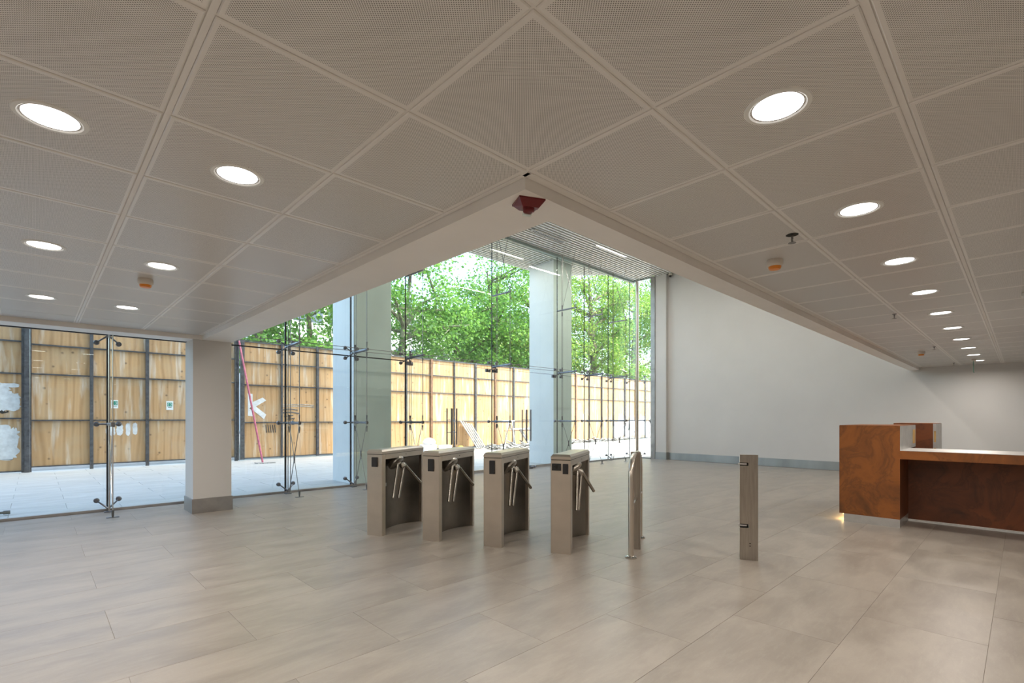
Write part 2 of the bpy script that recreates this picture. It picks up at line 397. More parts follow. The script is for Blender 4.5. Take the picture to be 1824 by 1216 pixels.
def ceiling_tile(xa, xb, ya, yb):
    key = (round(xb - xa, 3), round(yb - ya, 3))
    if key not in ct: ct[key] = ctile(*key).mesh('ceiling_tile', 'perf')
    put('ceiling_tile', ct[key], ce, ((xa + xb) / 2, (ya + yb) / 2, ZT))
lights_cells = set()
for j in range(-8, 12):
    for i in range(-8, 22):
        xa, xb = OX + PX * i, OX + PX * (i + 1); ya, yb = OY + PY * j, OY + PY * (j + 1)
        if i >= 1 and j >= 1: continue
        if xb > 14.8: xb = 14.8
        if xa >= 14.7: continue
        if yb > YC0 - .005: yb = YC0 - .005
        if ya > YC0 - .1 or xa < XMIN or ya < YMIN: continue
        if xa < -1.7 or ya < -1.8:
            continue
        ga = .005
        # wide T rails beside the first row of each wing
        x0_, x1_, y0_, y1_ = xa + ga, xb - ga, ya + ga, yb - ga
        if i == -1: x0_ += .007
        if i == -2: x1_ -= .008
        if j == -1: y0_ += .008
        if j == -2: y1_ -= .008
        ceiling_tile(x0_, x1_, y0_, y1_)
XE = OX + PX; YE = OY + PY
# T rails: thin raised main runners
rail = MB()
rail.box(OX - PX - .0095, OX - PX + .0095, -1.8, YC0, ZT + .001, ZT + .012)
rail.box(-1.7, OX - PX - .0095, OY - PY - .0095, OY - PY + .0095, ZT + .001, ZT + .012).box(OX - PX + .0095, 14.8, OY - PY - .0095, OY - PY + .0095, ZT + .001, ZT + .012)
rail.build('ceiling_runner', 'trimw', ce)
# outside the picture the ceiling goes on as plain panels
MB().box(XMIN, 14.8, YMIN, OY + PY * -4 - .01, ZT, ZT + .014).box(XMIN, OX + PX * -4 - .01, OY + PY * -4, YC0, ZT, ZT + .014).build('ceiling_panel', 'trimw', ce)
MB().box(XE - .012, BX0, YE - .012, BY0, ZT + .004, ZT + .02).build('edge_strip', 'trimw', ce)
# filler strips at the opening
for q in ((XE + .006, BX0 - .002, YE + .006, YC0 - .01), (XE + .006, 14.7, YE + .006, BY0 - .002)):
    ctile(q[1] - q[0], q[3] - q[2]).build('edge_strip', 'trimw', ce, ((q[0] + q[1]) / 2, (q[2] + q[3]) / 2, ZT))

# ---------------------------------------------------------------- structure: slatted high ceiling (inside and canopy)
hc = struct(thing('ceiling_high'), 'high ceiling of narrow white slats over the atrium and the canopy', 'ceiling')
MB().prism([(BX1, BY1), (14.8, BY1), (14.8, 9.3), (13.65, 9.3), (12.1, 10.95), (-6, 10.95), (-6, 9.4), (BX1, 9.4)], 6.14, 6.3).build('plenum_panel', 'plenum', hc)
yy = BY1 + .06; n_s = 0
while yy < 10.93:
    if yy < YF - .06: xa, xb = BX1, 14.66
    elif yy < YF + .06: yy += .11; continue
    else: xa, xb = -6, 12.1 + (10.95 - yy) * (1.5 / 1.65)
    bx('ceiling_slat', 'slat', xa, xb, yy - .0225, yy + .0225, ZA, ZA + .05, hc)
    yy += .11; n_s += 1
MB().box(BX1, 14.7, YF - .045, YF + .045, 5.93, 6.06).build('glazing_channel', 'channel', hc)
MB().box(14.62, 14.70, 8.56, YF, 5.96, 6.06).build('glazing_channel', 'channel', hc)

# ---------------------------------------------------------------- glazed facade: window_1
XJ = [.76 + 1.245 * k for k in range(-4, 12)]   # glass joints
wi = struct(thing('window_1'), 'frameless point-fixed glass facade onto the forecourt', 'window')
door_l = [(5.74, 6.985), (6.985, 8.23), (8.23, 9.475), (9.475, 10.72)]
drs = [struct(thing('door_1'), 'double glass entrance door nearer the first outdoor column', 'door'),
       struct(thing('door_2'), 'double glass entrance door nearer the second outdoor column', 'door')]
HJ = 2.575
edges = XJ + [14.64]
pane_cache = {}
def pane(parent, xa, xb, za, zb):
    MB().box(xa + .007, xb - .007, YF - .006, YF + .006, za + .006, zb - .006).build('pane', 'glass', parent)
for xa, xb in zip(edges[:-1], edges[1:]):
    isdoor = any(abs(xa - a) < .01 for a, b in door_l)
    if isdoor:
        d = drs[0] if xa < 8 else drs[1]
        MB().box(xa + .007, xb - .007, YF - .006, YF + .006, .02, HJ - .01).build('door_leaf', 'glass', d)
        MB().box(xa + .02, xb - .02, YF - .014, YF + .014, .006, .07).build('bottom_rail', 'chrome', d)
    elif xa < 2.1 and xb < 2.1 or xa < 2.0:
        pane(wi, xa, xb, .03, 2.56)
    else:
        pane(wi, xa, xb, .03, HJ)
    if xb > BX1 + .1:
        if isdoor and (abs(xa - 5.74) < .01 or abs(xa - 8.23) < .01): pane(wi, xa, xb + 1.245, HJ, 5.95)
        elif not isdoor: pane(wi, max(xa, BX1), xb, HJ, 5.95)
MB().box(14.634, 14.646, 8.57, YF - .01, .03, HJ - .006).build('pane', 'glass', wi)
MB().box(14.634, 14.646, 8.57, YF - .01, HJ + .006, 5.95).build('pane', 'glass', wi)
MB().box(XMIN, 5.74, YF - .03, YF + .03, 0, .035).box(10.72, 14.66, YF - .03, YF + .03, 0, .035).box(14.61, 14.67, 8.56, YF - .03, 0, .035).build('sill', 'sill', wi)
MB().box(XMIN, BX1, YF - .02, YF + .02, 2.545, 2.56).build('head_channel', 'black', wi)
for xj in XJ[1:]:
    if xj > 14.5 or abs(xj - 6.985) < .01 or abs(xj - 9.475) < .01: continue
    zt = 2.56 if xj < BX1 else 5.95
    z0 = .03 if xj not in (6.985, 9.475) else HJ
    if abs(xj - 6.985) < .01 or abs(xj - 9.475) < .01: z0 = HJ
    wd = .013 if xj < 4.6 else .007 if xj < 9 else .0045
    MB().box(xj - wd, xj + wd, YF - .012, YF + .012, z0, zt).build('joint_seal', 'black', wi)
MB().box(BX1, 5.74, YF - .012, YF + .012, HJ - .010, HJ + .010).box(5.74, 14.64, YF - .010, YF + .010, HJ - .003, HJ + .003).box(14.625, 14.655, 8.57, YF, HJ - .006, HJ + .006).build('joint_seal', 'black', wi)
# door pulls
for d, xj in ((drs[0], 6.985), (drs[1], 9.475)):
    for sx in (-1, 1):
        for yq in (YF - .085, YF + .085):
            x = xj + sx * .075
            MB().tube([(x, yq, .73), (x, yq + (.008 if yq < YF else -.008) * 0, 1.15), (x, yq, 1.57)], .017, 10).build('pull_bar', 'rod', d)
        for z in (1.02, 1.30):
            MB().tube([(xj + sx * .075, YF - .085, z), (xj + sx * .075, YF + .085, z)], .008, 8).build('pull_stay', 'rod', d)
# patch fittings on the door heads
for xj in (5.86, 8.12, 8.35, 10.6):
    MB().box(xj - .10, xj + .06, YF - .02, YF + .02, HJ - .09, HJ - .012).build('patch_fitting', 'fit', drs[0] if xj < 8.2 else drs[1])
# long horizontal tie cables along the facade
tie = thing('tie_cable', 'pair of thin horizontal steel cables tying the cable trusses at door-head height', 'cable')
for yq, z in ((9.06, 2.655), (8.59, 2.645)):
    MB().tube([(2.15, yq, z), (14.6, yq, z)], .0055, 6).build('cable', 'rod', tie)

# ---------------------------------------------------------------- cable trusses with spider fittings
Y1, Y2 = 9.06, 8.59      # inner rods
def spider(mb, x, z, arms, y0=9.13):
    for dx, dz in arms:
        e = Vector((x + dx, YF - .03, z + dz))
        mb.tube([(x, y0, z), tuple(Vector((x, y0, z)).lerp(e, .8) + Vector((0, -.02, 0))), tuple(e)], [.014, .010, .010], 8)
        T = Matrix.Translation((e.x, YF - .006, e.z)) @ Matrix.Rotation(R(90), 4, 'X')
        mb.lathe([(.018, .05), (.034, .035), (.036, .02), (.036, 0)], 12, T)
def truss(x, label, tall=True, diag=True):
    t = thing('cable_truss', label, 'cable truss', (x, YF, 0), 0, 'stainless cable trusses behind the glass joints')
    L = lambda mb, nm, mt: mb.build(nm, mt, t, (-x, -YF, 0), smooth=True)
    ztop = 5.95 if tall else 2.56
    if tall:
        L(MB().tube([(x - .022, Y1, .03), (x - .022, Y1, ztop)], .0065, 6), 'rod', 'rod')
        L(MB().tube([(x + .022, Y1, .03), (x + .022, Y1, ztop)], .0065, 6), 'rod', 'rod')
        L(MB().tube([(x, Y2, 1.26), (x, Y2, 4.39)], .007, 6), 'rod', 'rod')
    else:
        L(MB().tube([(x, 9.03, .03), (x, 9.03, 2.55)], .012, 10), 'mast', 'chrome')
        L(MB().tube([(x, 8.58, .03), (x, 8.58, 2.55)], .007, 8), 'rod', 'chrome')
    ya = Y2 if tall else 8.58
    L(MB().tube([(x, 9.20, 1.26), (x, ya - .03, 1.26)], .021, 10).lathe([(.026, -.03), (.026, .03)], 10, Matrix.Translation((x, ya, 1.26))), 'strut', 'fit')
    if tall:
        L(MB().tube([(x, 9.20, 2.62), (x, ya - .04, 2.64)], .027, 10), 'strut', 'fit')
        L(MB().tube([(x, 9.22, 4.39), (x, ya - .03, 4.39)], .021, 10), 'strut', 'fit')
        # turnbuckle sleeves
        for yq, zz in ((Y1, 1.26), (ya, 1.26), (Y1, 2.63), (ya, 2.64), (Y1, 4.39), (ya, 4.39)):
            for dz in (-.12, .08):
                L(MB().tube([(x, yq, zz + dz - .05), (x, yq, zz + dz + .06)], [.008, .015], 8), 'turnbuckle', 'fit')
        # crossing diagonals
        for za, zb in ((1.26, .03), (4.39, 5.95)):
            L(MB().tube([(x, Y1, za), (x, ya, zb)], .006, 6), 'diagonal', 'rod')
            L(MB().tube([(x, ya, za), (x, Y1, zb)], .006, 6), 'diagonal', 'rod')
        L(MB().tube([(x, (Y1 + ya) / 2 - .005, .56), (x, (Y1 + ya) / 2 + .005, .72)], .015, 8), 'cross_clamp', 'fit')
    else:
        L(MB().tube([(x, 9.13, 1.26), (x, ya, .10)], .007, 6), 'diagonal', 'chrome')
        L(MB().tube([(x, ya, 1.26), (x, 9.13, .10)], .007, 6), 'diagonal', 'chrome')
    a = MB()
    spider(a, x, 1.26, ((-.125, 0), (.125, 0))); L(a, 'spider_fitting', 'fit')
    a = MB(); spider(a, x, .05, ((-.125, .115), (.125, .115))); L(a, 'spider_fitting', 'fit')
    a = MB(); 
    if tall: spider(a, x, 2.62, [(sx * .125, sz * .10) for sx in (-1, 1) for sz in (-1, 1)])
    else: spider(a, x, 2.53, ((-.125, -.10), (.125, -.10)))
    L(a, 'spider_fitting', 'fit')
    L(MB().cbox(x - .05, x + .05, 9.08, 9.18, 0, .012), 'floor_anchor', 'fit')
    L(MB().cbox(x - .07, x + .07, ya - .03, ya + .03, 0, .008).tube([(x, ya, .004), (x, ya, .10)], [.012, .018], 8), 'floor_anchor', 'fit')
    return t
truss(.76, 'single steel mast with spider arms behind the low glazing left of the indoor column', tall=False)
for x, lb in ((3.25, 'cable truss at the first tall glass joint right of the indoor column'),
              (4.495, 'cable truss standing in front of the first outdoor column'),
              (5.74, 'cable truss just right of the first outdoor column, left of the doors'),
              (8.23, 'cable truss between the two glass double doors'),
              (10.72, 'cable truss in front of the second outdoor column'),
              (11.965, 'first cable truss right of the second outdoor column'),
              (13.21, 'second cable truss right of the second outdoor column')):
    truss(x, lb)
# corner mast
t = thing('corner_mast', 'slim round steel mast at the glass corner near the white wall', 'mast', (14.55, 9.02, 0))
MB().tube([(0, 0, 0), (0, 0, 5.92)], .055, 16).build('pole', 'steel', t, smooth=True)
MB().lathe([(.085, 0), (.085, .012)], 20).build('base_plate', 'steel', t)
for z in (.06, 1.26, 2.62):
    a = MB()
    for dx, dz in ((-.32, .10), (-.32, -.10)) if z == 2.62 else ((-.32, .10 if z < 1 else 0),):
        a.tube([(0, 0, z), (-.14, .12, z), (dx, .19, z + dz)], .010, 8)
        a.lathe([(.036, 0), (.036, .04)], 10, Matrix.Translation((dx, .22, z + dz)) @ Matrix.Rotation(R(90), 4, 'X'))
    for dy, dz in ((-.25, .10), (-.25, -.10)) if z == 2.62 else ((-.25, .10 if z < 1 else 0),):
        a.tube([(0, 0, z), (.03, -.10, z), (.05, dy, z + dz)], .010, 8)
        a.lathe([(.036, 0), (.036, .04)], 10, Matrix.Translation((.04, dy, z + dz)) @ Matrix.Rotation(R(90), 4, 'Y'))
    a.build('spider_fitting', 'fit', t, smooth=True)

# ---------------------------------------------------------------- recessed downlights
def downlight(x, y, label, group, first=[None]):
    if first[0] is None:
        t = thing('downlight', label, 'downlight', (x, y, ZT), 0, group)
        MB().lathe([(.0935, .012), (.0935, -.002), (.098, -.005), (.112, -.004), (.1155, 0), (.1155, .012)], 40, cap0=False, cap1=False).build('trim_ring', 'slat', t, smooth=True)
        MB().lathe([(.0935, -.001), (.090, .013), (.086, .016)], 40, cap0=False, cap1=False).build('reflector', 'well', t, smooth=True)
        MB().lathe([(.0001, -.0002), (.086, -.0002), (.0865, .003)], 40, cap0=False, cap1=False).build('diffuser', 'lamp', t)
        ld = bpy.data.lights.new('lamp', 'AREA'); ld.shape = 'DISK'; ld.size = .17; ld.energy = P_DOWN; ld.color = COL_DOWN; ld.spread = R(165)
        lo = bpy.data.objects.new('lamp', ld); C.objects.link(lo); lo.parent = t; lo.location = (0, 0, -.008)
        first[0] = t
        return t
    t = copy_tree(first[0]); t.location = (x, y, ZT); tag(t, label, 'downlight', group)
    return t
gl, gr = 'downlights in the left wing of the low ceiling', 'row of downlights along the right wing'
DL = [(.045, 2.628, 'large near-left downlight, the biggest at the left edge'), (.702, 2.628, 'second downlight of the near left pair, right of the biggest one'),
      (.045, 4.605, 'left downlight of the middle pair in the left wing'), (.702, 4.605, 'right downlight of the middle pair in the left wing'),
      (.045, 6.585, 'left downlight of the far pair near the low glazing'), (.702, 6.585, 'right downlight of the far pair near the low glazing')]
for x, y, lb in DL: downlight(x, y, lb, gl)
ordn = ['nearest and largest downlight of the right wing row', 'second downlight from the camera in the right wing row', 'third downlight from the camera in the right wing row',
        'fourth downlight from the camera in the right wing row', 'fifth downlight from the camera in the right wing row', 'sixth downlight from the camera in the right wing row',
        'seventh downlight from the camera in the right wing row', 'eighth downlight from the camera in the right wing row', 'ninth downlight from the camera in the right wing row',
        'farthest downlight of the right wing row, by the end wall']
for i in range(10): downlight(OX + PX * (1.5 + 2 * i), .642, ordn[i], gr)
for x, y in ((.045, .65), (.702, .65), (.045, -1.33), (.702, -1.33), (-2.6, .65), (-2.6, 2.628), (-2.6, 4.605), (-2.6, 6.585), (4.63, -3.9), (8.3, -3.9), (11.5, -3.9), (2, -3.4), (-2.6, -3.0)):  # unseen downlights added behind and beside the camera to brighten the interior
    downlight(x, y, 'added unseen downlight giving fill light from outside the picture', 'added fill downlights outside the picture')

# ---------------------------------------------------------------- ceiling devices
def detector(x, y, lb):
    t = thing('smoke_detector', lb, 'smoke detector', (x, y, ZT), 0, 'smoke detectors on the low ceiling')
    MB().lathe([(.052, 0), (.055, -.012), (.055, -.034), (.048, -.046), (.040, -.050)], 28, cap1=True).build('body', 'offwhite', t, smooth=True)
    MB().lathe([(.043, -.044), (.042, -.058), (.036, -.070), (.015, -.072)], 24).build('orange_cover', 'orange', t, smooth=True)
detector(.669, 5.13, 'white smoke detector with orange cap in the left wing')
detector(3.934, 1.278, 'white smoke detector with orange cap above the white wall, nearest on the right')
detector(11.22, 1.253, 'small far smoke detector near the end of the right wing')
def sprinkler(x, y, lb, hole=False):
    t = thing('sprinkler', lb, 'sprinkler', (x, y, ZT), 0, 'sprinkler heads along the right wing')
    if hole: MB().lathe([(.036, -.0015), (.036, .002)], 24).build('cut_hole', 'dark', t)
    else: MB().lathe([(.022, 0), (.020, -.006)], 16).build('escutcheon', 'rod', t)
    MB().tube([(0, 0, 0), (0, 0, -.028)], .007, 8).lathe([(.020, -.050), (.024, -.053)], 12).tube([(0, 0, -.028), (.013, 0, -.038), (0, 0, -.051)], .003, 6).tube([(0, 0, -.028), (-.013, 0, -.038), (0, 0, -.051)], .003, 6).build('head', 'rod', t, smooth=True)
sprinkler(3.471, 1.025, 'sprinkler head in an oversized black hole', True)
sprinkler(6.941, 1.009, 'second sprinkler head along the right wing')
sprinkler(10.58, 1.017, 'third sprinkler head along the right wing')
sprinkler(14.0, 1.029, 'last sprinkler head by the end wall')
t = thing('exit_sign', 'edge-on hanging glass exit sign by the end wall', 'sign', (13.45, .69, ZT))
MB().box(-.11, .11, -.03, .03, -.04, 0).build('housing', 'offwhite', t)
MB().box(-.16, .16, -.004, .004, -.26, -.04).build('blade', 'glass', t)
MB().box(-.155, .155, -.0045, .0045, -.26, -.255).box(-.155, -.15, -.0045, .0045, -.26, -.04).build('edge', 'green', t)
t = thing('fire_alarm', 'dark red fire alarm sounder under the beam corner', 'fire alarm', (1.826, 1.768, ZU), R(-26)); t.scale = (1.4, 1.4, 1.1)
MB().prism([(-.05, -.042), (.05, -.042), (.05, .042), (-.05, .042)], -.008, 0).add(
    [(-.048, -.040, -.008), (.048, -.040, -.008), (.048, .040, -.008), (-.048, .040, -.008), (-.032, -.022, -.034), (.032, -.022, -.034), (.026, .030, -.030), (-.026, .030, -.030)],
    [(3, 2, 1, 0), (4, 5, 6, 7), (0, 1, 5, 4), (1, 2, 6, 5), (2, 3, 7, 6), (3, 0, 4, 7)]).build('housing', 'red', t)
MB().lathe([(.022, -.030), (.021, -.046), (.015, -.050)], 20).build('sounder_dome', 'red', t, smooth=True)
MB().box(-.016, .016, .010, .026, -.056, -.030).build('strobe_lens', 'glass', t)
MB().box(-.014, .014, .012, .024, -.054, -.032).build('strobe', 'signw', t)
t = thing('emergency_light', 'small white device on the ceiling at the right edge', 'emergency light', (6.65, -.035, ZT))
MB().cbox(-.05, .05, -.05, .05, -.035, 0, .004).build('housing', 'slat', t)
MB().box(-.04, .04, -.04, .04, -.038, -.035).build('lens', 'signw', t)
t = thing('security_camera', 'small dome security camera at the top of the white wall', 'camera', (14.72, 7.91, 5.93))
MB().lathe([(.055, .07), (.06, .03), (.055, 0)], 16).build('housing', 'offwhite', t, smooth=True)
MB().lathe([(.045, 0), (.040, -.025), (.022, -.045), (.003, -.05)], 16).build('dome', 'blackp', t, smooth=True)
# atrium strips and grille
def strip(xa, xb, y, lb, pw):
    t = thing('strip_light', lb, 'strip light', ((xa + xb) / 2, y, ZA), 0, 'LED strips in the slatted ceiling')
    h = (xb - xa) / 2
    MB().box(-h, h, -.035, .035, .0, .045).build('housing', 'slat', t)
    MB().box(-h + .01, h - .01, -.028, .028, -.004, 0).build('diffuser', 'strip', t)
    ld = bpy.data.lights.new('lamp', 'AREA'); ld.shape = 'RECTANGLE'; ld.size = 2 * h; ld.size_y = .05; ld.energy = pw; ld.color = (1, .95, .88)
    lo = bpy.data.objects.new('lamp', ld); C.objects.link(lo); lo.parent = t; lo.location = (0, 0, -.01)
strip(10.89, 12.29, 7.99, 'slim white strip light in the slats nearest the white wall', P_ATR)
strip(9.04, 10.30, 10.19, 'slim white strip light in the canopy slats outside the glass', P_ATR * .4)
strip(6.4, 7.8, 7.99, 'strip light in the slats hidden behind the beam', P_ATR)
strip(6.4, 7.8, 4.6, 'strip light in the slats over the turnstiles', P_ATR)
strip(10.89, 12.29, 4.6, 'strip light in the slats over the middle of the hall', P_ATR)
t = thing('air_grille', 'slotted white air grille set in the slatted ceiling', 'air grille', (9.43, 8.41, ZA - .036))
MB().box(-.62, .62, -.07, -.058, -.006, .03).box(-.62, .62, .058, .07, -.006, .03).box(-.62, -.605, -.07, .07, -.006, .03).box(.605, .62, -.07, .07, -.006, .03).build('frame', 'slat', t)
MB().box(-.60, .60, -.058, .058, .006, .016).build('backing', 'dark', t)
for k in range(20): MB().box(-.585 + k * .0605, -.565 + k * .0605, -.057, .057, -.002, .003).build('blade', 'slat', t)

# ---------------------------------------------------------------- turnstiles
A = R(25.7)
def turnstile_protos():
    t = thing('turnstile')
    Lz, W, H = .92, .205, .985
    # shell: outer left side, front and rear pillars, band below the cover
    MB().cbox(0, .072, 0, W, 0, H - .055, .004).build('front_pillar', 'steel', t)
    MB().cbox(Lz - .052, Lz, 0, W, 0, H - .055, .004).build('rear_pillar', 'steel', t)
    MB().box(.072, Lz - .052, 0, .012, 0, H - .055).build('side_panel', 'steel', t)
    MB().box(.072, Lz - .052, W - .006, W - .001, H - .112, H - .055).build('top_band', 'steel', t)
    # curved recess panel
    n = 16; v = []; f = []
    for i in range(n + 1):
        s = i / n; x = .072 + s * (Lz - .124); b = .015 + .155 * (abs(2 * s - 1) ** 2.3)
        v += [(x, b, 0), (x, b, H - .06)]
    f = [(2 * i, 2 * i + 2, 2 * i + 3, 2 * i + 1) for i in range(n)]
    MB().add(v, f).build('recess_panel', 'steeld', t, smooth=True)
    # drive housing wedge under the band
    MB().add([(.10, .03, .74), (.60, .03, .78), (.60, .03, .925), (.10, .03, .925), (.10, .12, .86), (.74, .17, .925), (.10, .19, .925)],
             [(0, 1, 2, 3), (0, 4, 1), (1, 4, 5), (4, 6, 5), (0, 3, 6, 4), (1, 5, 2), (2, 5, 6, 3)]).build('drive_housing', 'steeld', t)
    # cover with chamfered ends
    v = []
    for i, z in ((0, H - .05), (0, H - .022), (.020, H)):
        v += [(i, i * .8, z), (Lz - i, i * .8, z), (Lz - i, W - i * .8, z), (i, W - i * .8, z)]
    f = [(3, 2, 1, 0), (8, 9, 10, 11)] + [(q + i, q + (i + 1) % 4, q + 4 + (i + 1) % 4, q + 4 + i) for q in (0, 4) for i in range(4)]
    MB().add(v, f).build('cover', 'steel', t)
    MB().box(.003, Lz - .003, .003, W - .003, H - .056, H - .050).build('cover_gap', 'dark', t)
    return t
def axis_T(p, d):
    return Matrix.Translation(p) @ Vector(d).to_track_quat('Z', 'Y').to_matrix().to_4x4()
def tripod(t):
    # hub plate, rotor and three arms hung beneath the cover
    hub = MB(); c = Vector((.372, .148, .806)); d = Vector((.05, .70, -.70)).normalized()
    hub.lathe([(.098, -.03), (.106, .0), (.104, .012), (.090, .026), (.050, .036), (.044, .05)], 28, axis_T(c, d))
    h = hub.build('hub', 'steelm', t, smooth=True)
    ro = MB(); c2 = c + d * .05 + Vector((.05, .02, 0))
    ro.lathe([(.030, -.03), (.040, .0), (.036, .022), (.02, .03)], 18, axis_T(c2, Vector((.25, .45, -.75)).normalized()))
    ro.build('rotor', 'steelm', t, smooth=True)
    for a, b in (((.335, .195, .795), (.205, .215, .400)), ((.455, .215, .800), (.335, .205, .380)), ((.450, .205, .795), (.680, .305, .535))):
        a, b = Vector(a), Vector(b); dd = (b - a).normalized()
        MB().tube([tuple(a), tuple(b - dd * .006), tuple(b)], [.0165, .0165, .012], 12).build('arm', 'steelb', t, smooth=True)
    MB().tube([(.50, .198, .905), (.50, .208, .905)], .006, 10).build('lock', 'chrome', t)
    MB().box(.31, .34, .028, .031, .52, .56).build('sticker', 'signw', t)
def reader(t, y0, y1, z0, z1, nm='card_reader'):
    r_ = MB().cbox(-.018, 0, y0, y1, z0, z1, .004).build(nm, 'blackp', t)
    return r_
p0 = turnstile_protos(); tripod(p0)
org = Vector((2.76, 5.27, 0)); dv = Vector((math.sin(A), -math.cos(A), 0))
TL = ['leftmost stainless turnstile with a small square black reader', 'second stainless turnstile from the left, tall black reader on its front',
      'third stainless turnstile from the left with a slim black reader', 'rightmost turnstile with a black display beside its reader on the front']
# local frame: +x along the lane, +y towards the right neighbour (mirror handled by building with y up)
# the prototype is built in a left-handed order, so flip its y through a mirrored mesh
def flip_children(t):
    for o in t.children:
        me = o.data
        for v in me.vertices: v.co.y = -v.co.y
        me.flip_normals()
flip_children(p0)
trn = [p0] + [copy_tree(p0) for _ in range(3)]
for k, t in enumerate(trn):
    t.location = org + dv * (.733 * k); t.rotation_euler = (0, 0, A)
    tag(t, TL[k], 'turnstile', 'stainless tripod turnstiles in a row')
def fbox(t, y0, y1, z0, z1, nm, d=.016, mat='blackp'):
    return MB().cbox(-d, .002, -y1, -y0, z0, z1, .004).build(nm, mat, t)
fbox(trn[0], .070, .145, .79, .90, 'card_reader'); fbox(trn[1], .072, .142, .765, .90, 'card_reader'); fbox(trn[2], .070, .130, .765, .905, 'card_reader')
fbox(trn[3], .012, .108, .825, .895, 'display', .006); fbox(trn[3], .126, .180, .795, .895, 'card_reader')
MB().box(-.008, -.006, -.075, -.050, .845, .88).box(-.008, -.006, -.05, -.03, .858, .868).build('display_mark', 'dark', trn[3])

# ---------------------------------------------------------------- hoop barrier and gate post
def P2(s, v, z=0):
    u = Vector((math.cos(A), math.sin(A), 0)); return Vector((2.76, 5.27, z)) + u * s + dv * v
hb = P2(.096, 2.975); t = thing('hoop_barrier', 'stainless hoop rail with a flat box post in its middle', 'barrier', hb, A)
Lh = .84; r = .026
pts = [(0, 0, 0), (0, 0, .78)] + [(.21 - .21 * math.cos(R(a)), 0, .78 + .19 * math.sin(R(a))) for a in (15, 30, 45, 60, 75, 90)] + [(Lh - .21 + .21 * math.sin(R(a)), 0, .78 + .19 * math.cos(R(a))) for a in (0, 15, 30, 45, 60, 75, 90)] + [(Lh, 0, 0)]
MB().tube(pts, r, 16).build('hoop', 'steel', t, smooth=True)
MB().tube([(0, -.004, .52), (Lh, -.004, .52)], .021, 12).build('mid_rail', 'chrome', t, smooth=True)
for x in (0, Lh): MB().lathe([(.056, 0), (.056, .012), (.04, .022), (.03, .026)], 24, Matrix.Translation((x, 0, 0))).build('base_flange', 'chrome', t, smooth=True)
MB().cbox(.335, .405, -.052, .045, 0, 1.0, .003).build('box_post', 'steelm', t)
gp = thing('gate_post', 'freestanding flat stainless post with two empty gate hinges', 'post', P2(.405, 3.955), A)
# body with two notches on the side nearest the hoop
def post_profile():
    w_ = .157
    return [(0, 0), (w_, 0), (w_, 1.0), (0, 1.0), (0, .925), (.075, .925), (.075, .895), (0, .895), (0, .34), (.08, .34), (.08, .305), (0, .305)]
pp = post_profile(); n = len(pp)
mb = MB(); vv = [(0, -a, b) for a, b in pp] + [(.055, -a, b) for a, b in pp]
# faces built from convex pieces
for a0, a1, b0, b1 in ((0, .157, 0, .305), (.08, .157, .305, .34), (0, .157, .34, .895), (.075, .157, .895, .925), (0, .157, .925, 1.0)):
    mb.box(0, .055, -a1, -a0, b0, b1)
mb.build('body', 'steelm', gp)
for z in (.925, .34):
    MB().box(.004, .050, -.060, .012, z - .020, z - .008).build('hinge_plate', 'plinth', gp)
    MB().box(.040, .050, -.078, -.002, z - .034, z - .001).build('notch_back', 'dark', gp)
    MB().tube([(.02, -.062, z - .014), (.02, -.075, z - .014)], .010, 8).build('hinge_pin', 'dark', gp)
MB().tube([(-.003, -.088, .16), (0, -.088, .16)], .006, 8).tube([(-.003, -.088, .135), (0, -.088, .135)], .006, 8).build('screw', 'dark', gp)

# ---------------------------------------------------------------- reception desk
rd = thing('reception_desk', 'rust-brown steel reception desk with pale counter on the right', 'desk', (7.62, 1.06, 0))
L2 = lambda mb, nm, mt: mb.build(nm, mt, rd, (-7.62, -1.06, 0))
ya, yb = 1.053, 1.687
L2(MB().box(7.62, 7.624, ya, yb, .103, 1.252), 'front_panel', 'rust')
L2(MB().box(7.624, 8.887, yb - .004, yb, .103, 1.252), 'side_panel', 'rust')
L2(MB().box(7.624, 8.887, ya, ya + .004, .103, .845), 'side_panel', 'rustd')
L2(MB().box(7.624, 8.887, ya, ya + .004, .95, 1.25), 'inner_panel', 'plinth')
L2(MB().box(7.624, 8.887, ya + .004, yb - .004, 1.242, 1.256), 'top_panel', 'rust')
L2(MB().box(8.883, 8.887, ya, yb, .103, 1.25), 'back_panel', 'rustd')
L2(MB().box(8.62, 8.84, ya - .002, ya + .002, 1.0, 1.19), 'slot', 'tan')
L2(MB().box(7.622, 8.80, ya + .0, yb - .05, 0, .103), 'plinth', 'plinth')
L2(MB().box(7.66, 8.7, yb - .045, yb - .03, .085, .10), 'led_strip', 'warm')
L2(MB().box(7.622, 8.39, -1.6, ya, .935, .951), 'counter_top', 'plinth')
L2(MB().box(7.62, 7.625, -1.6, ya, .845, .946), 'counter_fascia', 'rust')
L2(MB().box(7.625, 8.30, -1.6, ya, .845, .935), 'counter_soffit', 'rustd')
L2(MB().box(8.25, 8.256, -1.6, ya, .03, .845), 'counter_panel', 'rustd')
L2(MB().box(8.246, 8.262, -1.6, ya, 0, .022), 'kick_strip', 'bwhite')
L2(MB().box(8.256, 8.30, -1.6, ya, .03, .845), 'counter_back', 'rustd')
ldw = bpy.data.lights.new('desk_lamp', 'AREA'); ldw.shape = 'RECTANGLE'; ldw.size = 1.0; ldw.size_y = .02; ldw.energy = 4.5; ldw.color = (1, .68, .28)
low = bpy.data.objects.new('desk_lamp', ldw); C.objects.link(low); low.parent = rd; low.location = (8.2 - 7.62, yb - .03 - 1.06, .08)
bc = thing('back_counter', 'second rust-brown steel unit with open cubbies behind the reception desk', 'counter', (9.9, .93, 0))
L3 = lambda mb, nm, mt: mb.build(nm, mt, bc, (-9.9, -.93, 0))
